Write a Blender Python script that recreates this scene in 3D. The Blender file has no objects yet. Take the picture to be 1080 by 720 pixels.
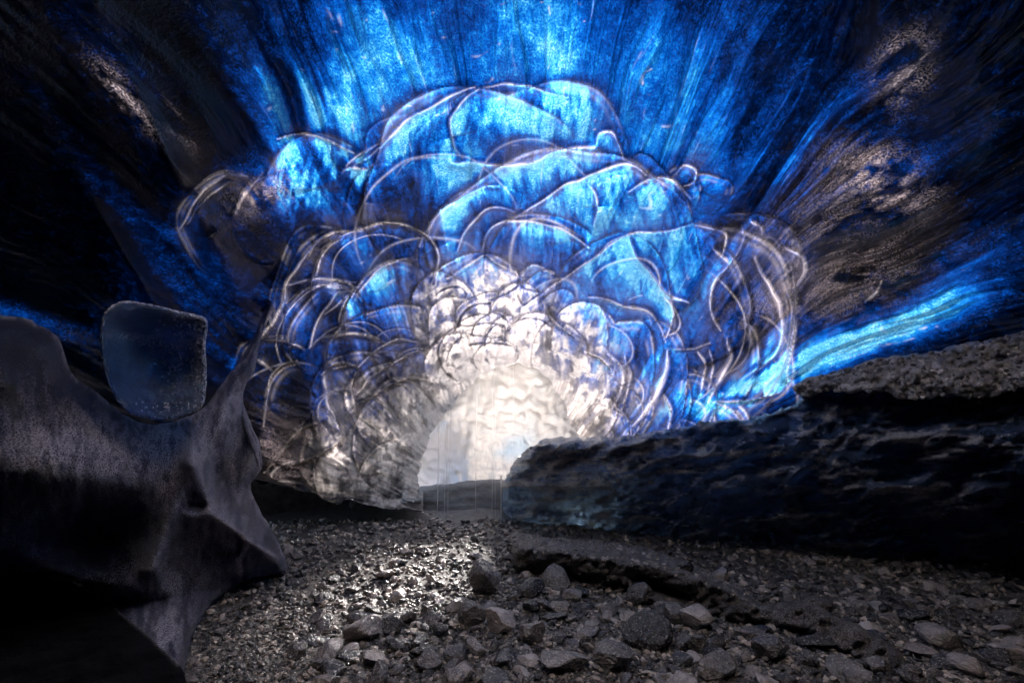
import bpy, math, random
import numpy as np
from mathutils import Vector, geometry as mgeo
random.seed(7); RS = np.random.RandomState(7)
S = bpy.context.scene
C = S.collection
R = math.radians

# ---------------------------------------------------------------- camera geometry
F = 540.0; PITCH = R(8.4); CAM = np.array([0.0, 0.0, 1.3])
FWD = np.array([0, math.cos(PITCH), math.sin(PITCH)])
UP = np.array([0, -math.sin(PITCH), math.cos(PITCH)])
RT = np.array([1.0, 0, 0])
def ray(px, py):
    px = np.asarray(px, float)[..., None]; py = np.asarray(py, float)[..., None]
    return FWD + (px - 540) / F * RT + (360 - py) / F * UP
def P(px, py, t):
    return CAM + ray(px, py) * np.asarray(t, float)[..., None]
def ground_t(px, py, z=0.0):
    r = ray(px, py)[..., 2]
    return (z - CAM[2]) / np.minimum(r, -1e-3)

# ---------------------------------------------------------------- numpy noise
_L = RS.rand(256, 256).astype(np.float32)
def vn(x, y, s=0):
    x = np.asarray(x, float) + s * 17.31; y = np.asarray(y, float) + s * 9.77
    xi = np.floor(x).astype(int); yi = np.floor(y).astype(int)
    fx = x - xi; fy = y - yi
    fx = fx * fx * (3 - 2 * fx); fy = fy * fy * (3 - 2 * fy)
    a = _L[xi & 255, yi & 255]; b = _L[(xi + 1) & 255, yi & 255]
    c = _L[xi & 255, (yi + 1) & 255]; d = _L[(xi + 1) & 255, (yi + 1) & 255]
    return (a * (1 - fx) + b * fx) * (1 - fy) + (c * (1 - fx) + d * fx) * fy
def fbm(x, y, s=0, o=4, g=.5):
    r = 0; a = 1; n = 0
    for k in range(o):
        r = r + a * vn(x * 2 ** k, y * 2 ** k, s + k * 3); n += a; a *= g
    return r / n
def ridge(x, y, s=0, o=4):
    r = 0; a = 1; n = 0
    for k in range(o):
        r = r + a * (1 - np.abs(2 * vn(x * 2 ** k, y * 2 ** k, s + k * 5) - 1)); n += a; a *= .5
    return r / n
def sst(a, b, x):
    t = np.clip((x - a) / (b - a), 0, 1); return t * t * (3 - 2 * t)
def blob(px, py, cx, cy, sx, sy, rot=0):
    a = R(rot); dx = px - cx; dy = py - cy
    u = dx * math.cos(a) + dy * math.sin(a); v = -dx * math.sin(a) + dy * math.cos(a)
    return np.exp(-(u / sx) ** 2 - (v / sy) ** 2)

# ---------------------------------------------------------------- mesh output
def build(name, V, Fc, mat, parent=None, attrs=None, smooth=True):
    """V (n,3) ; Fc (m,3) or (m,4) array or list of polys"""
    me = bpy.data.meshes.new(name)
    V = np.asarray(V, np.float32)
    Fc = np.asarray(Fc, np.int32)
    me.vertices.add(len(V)); me.vertices.foreach_set('co', V.ravel())
    k = Fc.shape[1]
    me.loops.add(Fc.size); me.loops.foreach_set('vertex_index', Fc.ravel())
    me.polygons.add(len(Fc))
    me.polygons.foreach_set('loop_start', np.arange(len(Fc), dtype=np.int32) * k)
    me.polygons.foreach_set('loop_total', np.full(len(Fc), k, np.int32))
    me.polygons.foreach_set('use_smooth', np.full(len(Fc), smooth))
    for nm, arr in (attrs or {}).items():
        at = me.attributes.new(nm, 'FLOAT', 'POINT'); at.data.foreach_set('value', np.asarray(arr, np.float32).ravel())
    me.update(calc_edges=True); me.validate()
    me.materials.append(mat)
    o = bpy.data.objects.new(name, me); C.objects.link(o)
    if parent: o.parent = parent
    return o
def submesh(name, V, Fc, attrs, mat, parent, smooth=True):
    used, inv = np.unique(Fc, return_inverse=True)
    return build(name, V[used], inv.reshape(Fc.shape), mat, parent, {k: a[used] for k, a in attrs.items()}, smooth)
def tag(o, label=None, cat=None, group=None, kind=None):
    if label: o['label'] = label
    if cat: o['category'] = cat
    if group: o['group'] = group
    if kind: o['kind'] = kind
    return o
def empty(name, loc=(0, 0, 0)):
    o = bpy.data.objects.new(name, None); C.objects.link(o); o.location = loc; return o

# ---------------------------------------------------------------- materials
class NT:
    def __init__(s, name):
        s.m = bpy.data.materials.new(name); s.m.use_nodes = True; s.t = s.m.node_tree; s.t.nodes.clear()
    def n(s, typ, **kw):
        nd = s.t.nodes.new(typ)
        for k, v in kw.items():
            if k == 'inp':
                for a, b in v.items():
                    if isinstance(b, bpy.types.NodeSocket): s.t.links.new(b, nd.inputs[a])
                    else: nd.inputs[a].default_value = b
            else: setattr(nd, k, v)
        return nd
    def math(s, op, a, b=0.0, clamp=False):
        return s.n('ShaderNodeMath', operation=op, use_clamp=clamp, inp={0: a, 1: b}).outputs[0]
    def mapr(s, v, a, b, c=0., d=1.):
        return s.n('ShaderNodeMapRange', inp={0: v, 1: a, 2: b, 3: c, 4: d}).outputs[0]
    def attr(s, name): return s.n('ShaderNodeAttribute', attribute_name=name).outputs['Fac']
    def noise(s, scale, detail=3, rough=.6, vec=None, dist=0):
        nd = s.n('ShaderNodeTexNoise', inp={'Scale': scale, 'Detail': detail, 'Roughness': rough, 'Distortion': dist})
        s.t.links.new(vec if vec is not None else s.pos, nd.inputs['Vector']); return nd.outputs['Fac']
    def geo(s):
        s.pos = s.n('ShaderNodeNewGeometry').outputs['Position']; return s
    def out(s, sh, disp=None):
        o = s.n('ShaderNodeOutputMaterial'); s.t.links.new(sh, o.inputs[0]); return s.m
    def mixc(s, f, a, b):
        nd = s.n('ShaderNodeMix', data_type='RGBA')
        for i, v in ((0, f), (6, a), (7, b)):
            if isinstance(v, bpy.types.NodeSocket): s.t.links.new(v, nd.inputs[i])
            else: nd.inputs[i].default_value = v
        return nd.outputs[2]
    def mixs(s, f, a, b): return s.n('ShaderNodeMixShader', inp={0: f, 1: a, 2: b}).outputs[0]

def ice_shell(name='glacier_ice', dim=.60, dw=.17, wa=(.11, .085, .08, 1), wb=(1, .90, .85, 1)):
    """clear glacier ice: painted brightness, held as thickness, tints by Beer-Lambert; painted highlights and bubbly ice are white"""
    n = NT(name).geo()
    th = n.attr('thick_light'); fr = n.attr('pale_sheen'); wh = n.attr('white'); db = n.attr('debris')
    g1 = n.noise(70, 2, .7); g2 = n.noise(14, 4, .65)
    sp = n.mapr(g1, .38, .63, -.30, .50)
    md = n.mapr(g2, .35, .65, .75, 1.35)
    t = n.math('MULTIPLY', th, md)
    t = n.math('MAXIMUM', n.math('ADD', t, n.math('MULTIPLY', sp, n.math('MULTIPLY', n.math('ADD', th, .6), .75))), 0.04)
    ch = [n.math('EXPONENT', n.math('MULTIPLY', t, -k)) for k in (3.2, 1.5, .40)]
    sca = n.math('MULTIPLY', ch[2], .15)
    ice = n.n('ShaderNodeCombineColor', inp={0: n.math('ADD', ch[0], n.math('MULTIPLY', ch[2], .004)), 1: n.math('ADD', ch[1], sca), 2: ch[2]}).outputs[0]
    wv = n.mapr(g2, .3, .7, .45, .95)
    wv = n.math('MULTIPLY', wv, n.mapr(n.noise(26, 4, .7), .36, .58, .25, 1.))
    wcol = n.mixc(wv, wa, wb)
    # air-bubble flecks in the white ice
    vo = n.n('ShaderNodeTexVoronoi', inp={'Scale': 16., 'Randomness': 1.}); n.t.links.new(n.pos, vo.inputs['Vector'])
    fl = n.mapr(vo.outputs['Distance'], .08, .16, .35, 1.)
    wcol = n.mixc(fl, (.10, .09, .10, 1), wcol)
    col = n.mixc(wh, ice, wcol)
    dsp = n.mapr(n.noise(75, 4, .8), .47, .60)
    dcol = n.mixc(dsp, (.006, .006, .009, 1), (.62, .50, .52, 1))
    col = n.mixc(db, col, dcol)
    fn = n.mapr(g1, .38, .56)
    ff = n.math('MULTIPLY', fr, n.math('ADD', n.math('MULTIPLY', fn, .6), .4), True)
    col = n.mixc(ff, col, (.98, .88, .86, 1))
    tr = n.n('ShaderNodeBsdfTranslucent', inp={'Color': n.mixc(n.math('SUBTRACT', dim, n.math('MULTIPLY', wh, dw)), col, (0, 0, 0, 1))}).outputs[0]
    bm = n.n('ShaderNodeBump', inp={'Strength': .55, 'Distance': .02, 'Height': n.math('ADD', n.noise(30, 4, .7), n.math('MULTIPLY', g1, .5))}).outputs[0]
    dfc = n.mixc(n.math('MAXIMUM', wh, ff, True), (.008, .026, .045, 1), (.75, .68, .67, 1))
    dfc = n.mixc(n.math('MULTIPLY', db, .8), dfc, (.12, .10, .10, 1))
    df = n.n('ShaderNodeBsdfDiffuse', inp={'Color': dfc, 'Normal': bm}).outputs[0]
    a = n.mixs(.35, tr, df)
    gl = n.n('ShaderNodeBsdfGlossy', inp={'Color': (1, .95, .95, 1), 'Roughness': .17, 'Normal': bm}).outputs[0]
    fz = n.n('ShaderNodeFresnel', inp={'IOR': 1.42, 'Normal': bm}).outputs[0]
    return n.out(n.mixs(n.math('MULTIPLY', fz, 1.3, True), a, gl))

def ice_body(name, base, deep, rough, spec, gs=60, bump=.8, thick_light=0.0, ior=1.36, bd=.03, frl=(.40, .56, .08), glass=0., gcol=(.55, .72, .95, 1), sheencol=(.85, .76, .78, 1)):
    """massive standing ice: dark clear body, wet granular skin, painted sheen on the crests"""
    n = NT(name).geo()
    fr = n.attr('pale_sheen'); db = n.attr('debris')
    g1 = n.noise(gs, 3, .75); g2 = n.noise(9, 4, .6)
    col = n.mixc(n.mapr(g2, .35, .65), base, deep)
    sp = n.mapr(g1, .48, .62)
    col = n.mixc(n.math('MULTIPLY', sp, db), col, (.55, .48, .46, 1))
    ff = n.math('MULTIPLY', fr, n.mapr(g1, frl[0], frl[1], frl[2], 1.), True)
    col = n.mixc(ff, col, sheencol)
    bm = n.n('ShaderNodeBump', inp={'Strength': bump, 'Distance': bd, 'Height': n.math('ADD', g1, n.math('MULTIPLY', n.noise(22, 4, .7), 1.2))}).outputs[0]
    p = n.n('ShaderNodeBsdfPrincipled', inp={'Base Color': col, 'Roughness': rough, 'IOR': ior, 'Specular IOR Level': spec, 'Normal': bm})
    sh = p.outputs[0]
    if thick_light:
        tr = n.n('ShaderNodeBsdfTranslucent', inp={'Color': n.mixc(g2, (.02, .2, .7, 1), (.2, .45, .9, 1))}).outputs[0]
        sh = n.mixs(n.math('MULTIPLY', n.mapr(g1, .4, .6), thick_light), sh, tr)
    if glass:
        gb = n.n('ShaderNodeBump', inp={'Strength': .9, 'Distance': bd * .8, 'Height': n.noise(9, 5, .6, dist=2.0)}).outputs[0]
        gs_ = n.n('ShaderNodeBsdfGlass', inp={'Color': gcol, 'Roughness': .06, 'IOR': 1.31, 'Normal': gb}).outputs[0]
        k = n.math('MULTIPLY', n.math('SUBTRACT', 1., n.math('MAXIMUM', ff, n.math('MULTIPLY', db, 1.2), True)), glass)
        sh = n.mixs(k, sh, gs_)
    return n.out(sh)

def rock_mat(name, c1, c2, rough=.45, sc=9., rnd=True):
    n = NT(name).geo()
    oi = n.n('ShaderNodeObjectInfo').outputs['Random'] if rnd else n.attr('rnd')
    g = n.noise(sc, 5, .7); g1 = n.noise(sc * 8, 3, .7)
    col = n.mixc(n.mapr(g, .35, .65), c1, c2)
    dk = n.mapr(n.math('POWER', oi, 2.2), 0, 1, .03, 1.)
    col = n.mixc(dk, (.02, .018, .02, 1), col)
    col = n.mixc(n.mapr(g1, .55, .68, 0, .6), col, (.5, .45, .42, 1))
    bm = n.n('ShaderNodeBump', inp={'Strength': .8, 'Distance': .012, 'Height': n.math('ADD', g, g1)}).outputs[0]
    return n.out(n.n('ShaderNodeBsdfPrincipled', inp={'Base Color': col, 'Roughness': rough, 'Specular IOR Level': .7, 'Normal': bm}).outputs[0])

M_SHELL = ice_shell()
M_ALC = ice_shell('bubbly_white_ice', .70, .0, (.30, .25, .22, 1), (1, .86, .77, 1))
M_BUTT = ice_body('sheen_dark_ice', (.01, .018, .06, 1), (.05, .07, .16, 1), .2, 1., 130, 1., 0, 1.6, .035, glass=.3, gcol=(.5, .6, .95, 1), sheencol=(.84, .75, .88, 1))
M_LENS = ice_body('clear_blue_ice', (.004, .014, .04, 1), (.02, .09, .24, 1), .14, 1., 70, .9, 0, 1.7, .02, glass=.7, gcol=(.6, .8, 1, 1))
M_SHELF = ice_body('dirty_shelf_ice', (.02, .07, .24, 1), (.16, .28, .62, 1), .14, 1., 45, 1., 0, 1.75, .10, frl=(.34, .52, .35), glass=.5, gcol=(.6, .78, 1, 1), sheencol=(.92, .84, .82, 1))
M_SILT = ice_body('frozen_silt', (.025, .021, .02, 1), (.13, .11, .10, 1), .5, .6, 90, 1.)
M_SHADE = ice_body('painted_shade', (.004, .004, .005, 1), (.012, .011, .013, 1), .95, .05, 60, .8)
M_GRAVB = rock_mat('gravelly_silt', (.55, .47, .44, 1), (.92, .82, .77, 1), .6, 14, False)
M_ROCK = rock_mat('wet_stone', (.22, .185, .175, 1), (.60, .50, .46, 1), .2)
M_PEB = rock_mat('gravel_stone', (.26, .22, .19, 1), (.85, .68, .58, 1), .25, 12, False)
M_FILL = NT('fill_light_ice').geo()
M_FILL = M_FILL.out(M_FILL.n('ShaderNodeBsdfTranslucent', inp={'Color': M_FILL.mixc(M_FILL.noise(3, 4, .6), (.72, .70, .68, 1), (1, .90, .84, 1))}).outputs[0])
M_DRIP = NT('clear_icicle_ice').geo()
M_DRIP = M_DRIP.out(M_DRIP.mixs(.5, M_DRIP.n('ShaderNodeBsdfTranslucent', inp={'Color': (.9, .88, .88, 1)}).outputs[0], M_DRIP.n('ShaderNodeBsdfPrincipled', inp={'Base Color': (.7, .66, .66, 1), 'Roughness': .15}).outputs[0]))

# ================================================================ THE ICE VAULT
# arch mouth outline (tunnel exit)
ARCH = np.array([(448, 540), (440, 500), (452, 462), (470, 438), (487, 416), (505, 396), (525, 386), (548, 382), (568, 390), (583, 404), (596, 424), (600, 450), (640, 475), (640, 545), (540, 552)], float)
def in_poly(px, py, poly):
    ins = np.zeros(px.shape, bool); n = len(poly)
    for i in range(n):
        x0, y0 = poly[i]; x1, y1 = poly[(i + 1) % n]
        c = ((y0 > py) != (y1 > py))
        with np.errstate(all='ignore'):
            xx = (x1 - x0) * (py - y0) / (y1 - y0 + 1e-12) + x0
        ins ^= c & (px < xx)
    return ins

#  cx, cy, rx, ry, rot, lift, rim, dir(deg, -90 = top arc, 0 = right)
DOMES = [
 (500, 215, 122, 118, 0, .05, .6, -125), (548, 182, 112, 90, 0, .07, .8, -115), (592, 255, 130, 96, -8, .08, 1., -105),
 (330, 200, 52, 57, 8, .07, .6, -90), (245, 245, 56, 60, 0, .06, .9, -140), (290, 230, 40, 55, 25, .04, .4, -60),
 (402, 235, 42, 56, 0, .07, .5, -100), (430, 190, 58, 60, -30, .05, .6, -60),
 (510, 262, 62, 66, 0, .07, .7, -110), (530, 285, 45, 64, 0, .06, .7, -120), (572, 290, 64, 62, 4, .09, .9, -80),
 (642, 275, 92, 84, -12, .07, 1., -100), (682, 245, 46, 70, 0, .06, .8, -90), (719, 206, 18, 28, 15, .05, .8, -70),
 (745, 205, 22, 20, 30, .05, .7, -60), (640, 175, 24, 34, 0, .04, .6, -90),
 (700, 315, 88, 78, -12, .08, .9, -80), (655, 325, 64, 76, -20, .05, .8, -60), (608, 300, 18, 34, 20, .05, .7, -50),
 (800, 262, 48, 36, 30, .06, .8, -30), (742, 300, 38, 64, 10, .07, .8, -20), (772, 345, 66, 100, 4, .09, 1.1, -5),
 (722, 350, 48, 88, 8, .08, 1.1, 0), (752, 395, 44, 62, 14, .07, 1., 0), (690, 405, 40, 68, 10, .09, 1.2, -5),
 (800, 352, 38, 92, 8, .06, 1.2, 0), (660, 400, 34, 60, 10, .07, .9, -20), (705, 430, 26, 44, 14, .06, 1., 5),
 (400, 302, 74, 64, 0, .08, 1., -95), (346, 312, 46, 70, 8, .07, 1., -125), (330, 300, 42, 60, 12, .04, .9, -150),
 (420, 335, 56, 60, -8, .06, .9, -100), (362, 362, 60, 62, 0, .08, .9, -95), (340, 345, 40, 50, 20, .05, .9, -150),
 (408, 372, 66, 52, -15, .05, .9, -105), (322, 436, 54, 56, 6, .08, 1., -110), (290, 395, 40, 48, -10, .05, .8, -60),
 (385, 430, 58, 62, -5, .07, 1., -115), (355, 455, 34, 60, 14, .08, 1., -80), (412, 425, 44, 44, 0, .05, .9, -100),
 (425, 462, 52, 58, 0, .05, .9, -120), (330, 490, 50, 34, 0, .06, .7, -95), (380, 500, 50, 42, -6, .06, .9, -100),
 (502, 312, 48, 38, 0, .07, .6, -90), (562, 302, 22, 32, 6, .06, .6, -90), (470, 330, 30, 40, 0, .05, .5, -100),
 (478, 322, 22, 20, 0, .06, .6, -90), (512, 335, 30, 30, 0, .07, .6, -100), (545, 335, 32, 34, 0, .06, .6, -60),
 (505, 352, 26, 26, 0, .06, .6, -110), (532, 352, 24, 22, 0, .06, .6, -70), (563, 362, 34, 34, 0, .07, .6, -90),
 (500, 375, 26, 26, 0, .06, .6, -100), (524, 374, 22, 20, 0, .06, .6, -90), (480, 378, 28, 32, 0, .05, .6, -110),
 (590, 340, 26, 38, 20, .05, .6, -60), (590, 375, 28, 34, 10, .05, .6, -50), (614, 362, 30, 44, 20, .06, .7, -50),
]
def rnd_domes():
    out = []
    rs = np.random.RandomState(21)
    for k in range(58):
        a = R(rs.uniform(165, 372) if k % 3 else rs.uniform(350, 378)); q = rs.uniform(78, 200)
        cx = 540 + q * math.cos(a) * 1.1; cy = 455 + q * math.sin(a) * .95
        r = q * rs.uniform(.12, .24)
        ang = math.degrees(math.atan2(cy - 455, cx - 540))
        out.append((cx, cy, r * rs.uniform(.75, 1.05), r * rs.uniform(.8, 1.3), rs.uniform(-25, 25) + (20 if cx > 560 else 0), .05 * rs.uniform(.7, 1.3), rs.uniform(.5, 1.), ang if cx > 600 else -100))
    return out
DOMES0 = list(DOMES); DOMES += rnd_domes()
DOMES.sort(key=lambda d: -math.hypot((d[0] - 545), (d[1] - 450) * 1.1) + .35 * (d[2] + d[3]))   # nearest the mouth laid on last
HAND = set(i for i, d in enumerate(DOMES) if d in DOMES0)

# crests between the scallops (thickness class, strength, points)
CREST = [
 (1.3, .8, [(501,92),(479,99),(456,112),(434,124),(415,141),(389,165),(374,176)]),
 (1.2, .8, [(505,94),(486,109),(475,131),(479,154),(490,167)]), (1.0, .6, [(509,92),(546,89),(572,96),(599,103)]),
 (2.6, 1., [(475,171),(501,172),(535,176),(561,171),(584,161),(602,157),(629,156)]),
 (1., .7, [(629,156),(632,142),(644,139),(651,150),(659,169)]),
 (1.3, .9, [(542,229),(565,216),(591,199),(617,187),(640,178),(659,173),(674,176),(683,186)]), (.9, .6, [(617,191),(629,210),(627,240)]),
 (1.6, .9, [(662,202),(681,191),(704,188),(715,195),(730,210)]), (1.3, .9, [(711,184),(722,176),(734,180),(732,193),(721,197)]),
 (1.2, .9, [(509,262),(512,248),(527,236),(550,232),(580,238),(602,248),(621,262)]), (1., .8, [(482,266),(490,244),(505,227),(524,219),(542,223)]),
 (1., .8, [(452,244),(464,221),(482,212),(505,199),(527,197)]), (1., .7, [(629,270),(644,255),(662,247),(689,246),(715,242),(740,234)]),
 (1.1, .7, [(572,311),(602,290),(632,267),(659,247)]), (2., 1., [(661,247),(670,267),(685,286),(700,307),(726,320)]),
 (1.1, .7, [(619,314),(640,316),(659,324),(685,329),(696,346),(702,361)]), (1.6, .9, [(700,311),(711,324),(709,342),(702,356)]),
 (2.8, 1., [(704,369),(702,391),(692,417),(677,440),(666,449)]), (2., .9, [(700,417),(707,436),(704,451)]), (1.5, .9, [(659,376),(664,391),(661,410),(657,425)]),
 (1.5, .9, [(640,372),(655,387),(655,406),(647,432)]), (1.2, .8, [(616,372),(636,380),(647,395)]),
 (1.3, .9, [(340,262),(362,247),(396,237),(426,237),(449,249),(462,271),(460,301)]), (1.2, .9, [(377,311),(396,288),(419,275),(430,272)]),
 (1.1, .8, [(340,297),(362,297),(374,305),(362,316),(344,331)]), (1.1, .8, [(374,307),(362,324),(357,350)]), (1.5, .9, [(340,361),(362,352),(389,354),(407,361)]),
 (1.2, .9, [(377,387),(396,369),(419,359),(441,361)]), (1.1, .8, [(340,395),(362,386),(376,384)]), (1.2, .8, [(376,391),(370,410),(374,432)]),
 (1., .8, [(374,417),(396,395),(422,380),(452,365)]), (1.3, .8, [(362,444),(381,425),(404,410),(430,399),(452,402)]), (2.8, .8, [(344,390),(344,417),(355,440),(362,470)]),
 (2., 1., [(330,260),(313,281),(303,297),(300,314),(290,337),(276,354),(257,377),(250,389)]), (1.3, .9, [(347,260),(338,272),(333,291)]),
 (1.6, .9, [(305,300),(322,296),(338,294),(363,297),(378,298)]), (1.6, .9, [(301,320),(313,310),(330,303),(347,302),(365,304)]),
 (1.5, .9, [(376,308),(357,308),(347,320),(334,343),(327,368)]), (1.5, .9, [(378,302),(365,320),(359,339),(358,350)]), (1.6, .9, [(326,368),(338,358),(359,352),(380,352),(399,360)]),
 (1., .7, [(280,358),(297,358),(313,364),(322,370)]), (1.5, .9, [(313,381),(299,385),(288,395),(282,415),(278,450)]), (1.6, .8, [(263,377),(276,381),(288,391)]),
 (1.5, .9, [(342,393),(351,385),(367,383),(378,387)]), (2., .9, [(191,241),(203,218),(217,201),(232,189),(249,185),(263,187)]), (1.2, .7, [(197,237),(209,220),(226,203),(242,193)]),
 (2.2, .6, [(278,182),(263,199),(253,214),(247,228)]), (1., .8, [(292,147),(305,144),(322,142),(338,145),(357,153),(374,162)]), (1.4, .7, [(366,176),(380,162),(399,151)]),
 (1.4, .9, [(326,270),(334,255),(353,245),(378,243),(399,238)]), (1., .8, [(340,270),(347,259),(361,250)]), (1.6, .8, [(361,182),(368,178),(388,180)]), (1.4, .6, [(220,251),(230,245)]),
 (2.8, 1., [(796,271),(808,294),(821,320),(826,342),(822,369),(804,387),(781,399)]), (2.6, .9, [(826,260),(845,271),(849,286),(837,305)]),
 (2., 1., [(830,305),(837,331),(836,365),(830,391),(830,410)]), (1.6, .8, [(752,262),(762,271),(770,279)]), (1.4, .8, [(781,237),(785,252),(774,275),(755,297),(749,327),(759,350)]),
 (2.6, 1., [(766,357),(770,376),(762,395),(747,425)]), (1.5, .8, [(736,371),(744,387),(740,414)]), (1.3, .8, [(749,369),(752,391),(747,414)]),
 (1.4, .8, [(736,237),(755,241),(766,249),(761,271)]), (1.6, .8, [(912,318),(924,309),(929,297)]), (2., .8, [(792,234),(804,240),(804,249)]),
 (1., .6, [(702,367),(729,369),(750,362)]), (1.3, .8, [(751,425),(792,421),(822,414),(830,404)]), (1., .7, [(471,295),(480,291),(494,279),(511,270),(521,277),(534,283),(546,287)]),
 (1., .7, [(552,300),(553,287),(561,281),(571,283),(580,291),(584,300)]), (1.2, .7, [(573,318),(584,339),(598,350),(613,358)]), (1., .7, [(455,300),(465,283),(480,275)]),
 (1.2, .6, [(300,470),(318,452),(338,446),(352,462)]), (1.2, .7, [(276,500),(295,478),(312,462),(322,440)]), (1., .6, [(300,495),(330,482),(352,470),(372,452)]),
]
GROOVE = [[(461,310),(471,304),(484,303),(492,310),(488,318)],[(483,341),(490,329),(500,322),(517,320)],[(517,329),(527,331),(535,339),(536,345)],[(484,343),(496,344),(511,341),(530,343),(533,350),(532,360)],
 [(534,350),(540,342),(552,336),(569,337),(582,345)],[(511,364),(515,350),(523,343),(530,345)],[(496,364),(507,362),(527,362),(544,368),(546,379),(534,385),(519,385),(513,379)],
 [(546,312),(552,322),(563,314),(574,308)],[(519,316),(534,310),(546,302),(547,297),(552,304),(569,308)],[(374,300),(384,318),(386,334)],[(455,365),(470,352),(484,343)],[(470,352),(462,370),(468,390),(482,402)]]
def crs(pts, step=4.):
    p = np.asarray(pts, float); p = np.vstack([2 * p[0] - p[1], p, 2 * p[-1] - p[-2]]); out = []
    for i in range(1, len(p) - 2):
        k = max(2, int(np.linalg.norm(p[i + 1] - p[i]) / step))
        for j in range(k):
            t = j / k; p0, p1, p2, p3 = p[i - 1], p[i], p[i + 1], p[i + 2]
            out.append(.5 * ((2 * p1) + (-p0 + p2) * t + (2 * p0 - 5 * p1 + 4 * p2 - p3) * t * t + (-p0 + 3 * p1 - 3 * p2 + p3) * t ** 3))
    out.append(p[-2]); return np.array(out)
def line_field(px, py, pts):
    """distance to a curve and position along it"""
    q = crs(pts); d = np.full(px.shape, 1e9); s = np.zeros(px.shape); n = len(q) - 1; sg = np.zeros(px.shape)
    mth = np.array([545., 470.]) if q[:, 0].mean() < 600 or q[:, 1].mean() > 330 else np.array([620., 420.])
    for i in range(n):
        a, b = q[i], q[i + 1]; e = b - a; L = e @ e
        t = np.clip(((px - a[0]) * e[0] + (py - a[1]) * e[1]) / L, 0, 1)
        r = np.hypot(px - a[0] - t * e[0], py - a[1] - t * e[1]); k = r < d
        d = np.where(k, r, d); s = np.where(k, (i + t) / n, s)
        c0 = e[0] * (mth[1] - a[1]) - e[1] * (mth[0] - a[0]); c1 = e[0] * (py - a[1]) - e[1] * (px - a[0])
        sg = np.where(k, np.where(c0 * c1 > 0, 1., -1.), sg)
    line_field.side = sg
    return d, s

def base_dist(d):
    ax = ray(540, 452); ax = ax / np.linalg.norm(ax)
    ca = d @ ax; sa = np.sqrt(np.clip(1 - ca * ca, 0, 1))
    side = np.clip(d[..., 0] / np.maximum(sa, 1e-4), -1, 1)
    Rr = 4.0 + 2.4 * np.abs(side) ** 3 * sst(.65, .1, d[..., 2]) + .6 * np.maximum(side, 0) + 0.2 * np.cos(3 * np.arctan2(d[..., 2], d[..., 0]))
    q = np.where(ca > 0, sa, np.sqrt(sa ** 2 + .45 * ca ** 2))
    return 1 / (np.maximum(ca, 0) / 10.2 + q / Rr)

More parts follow.
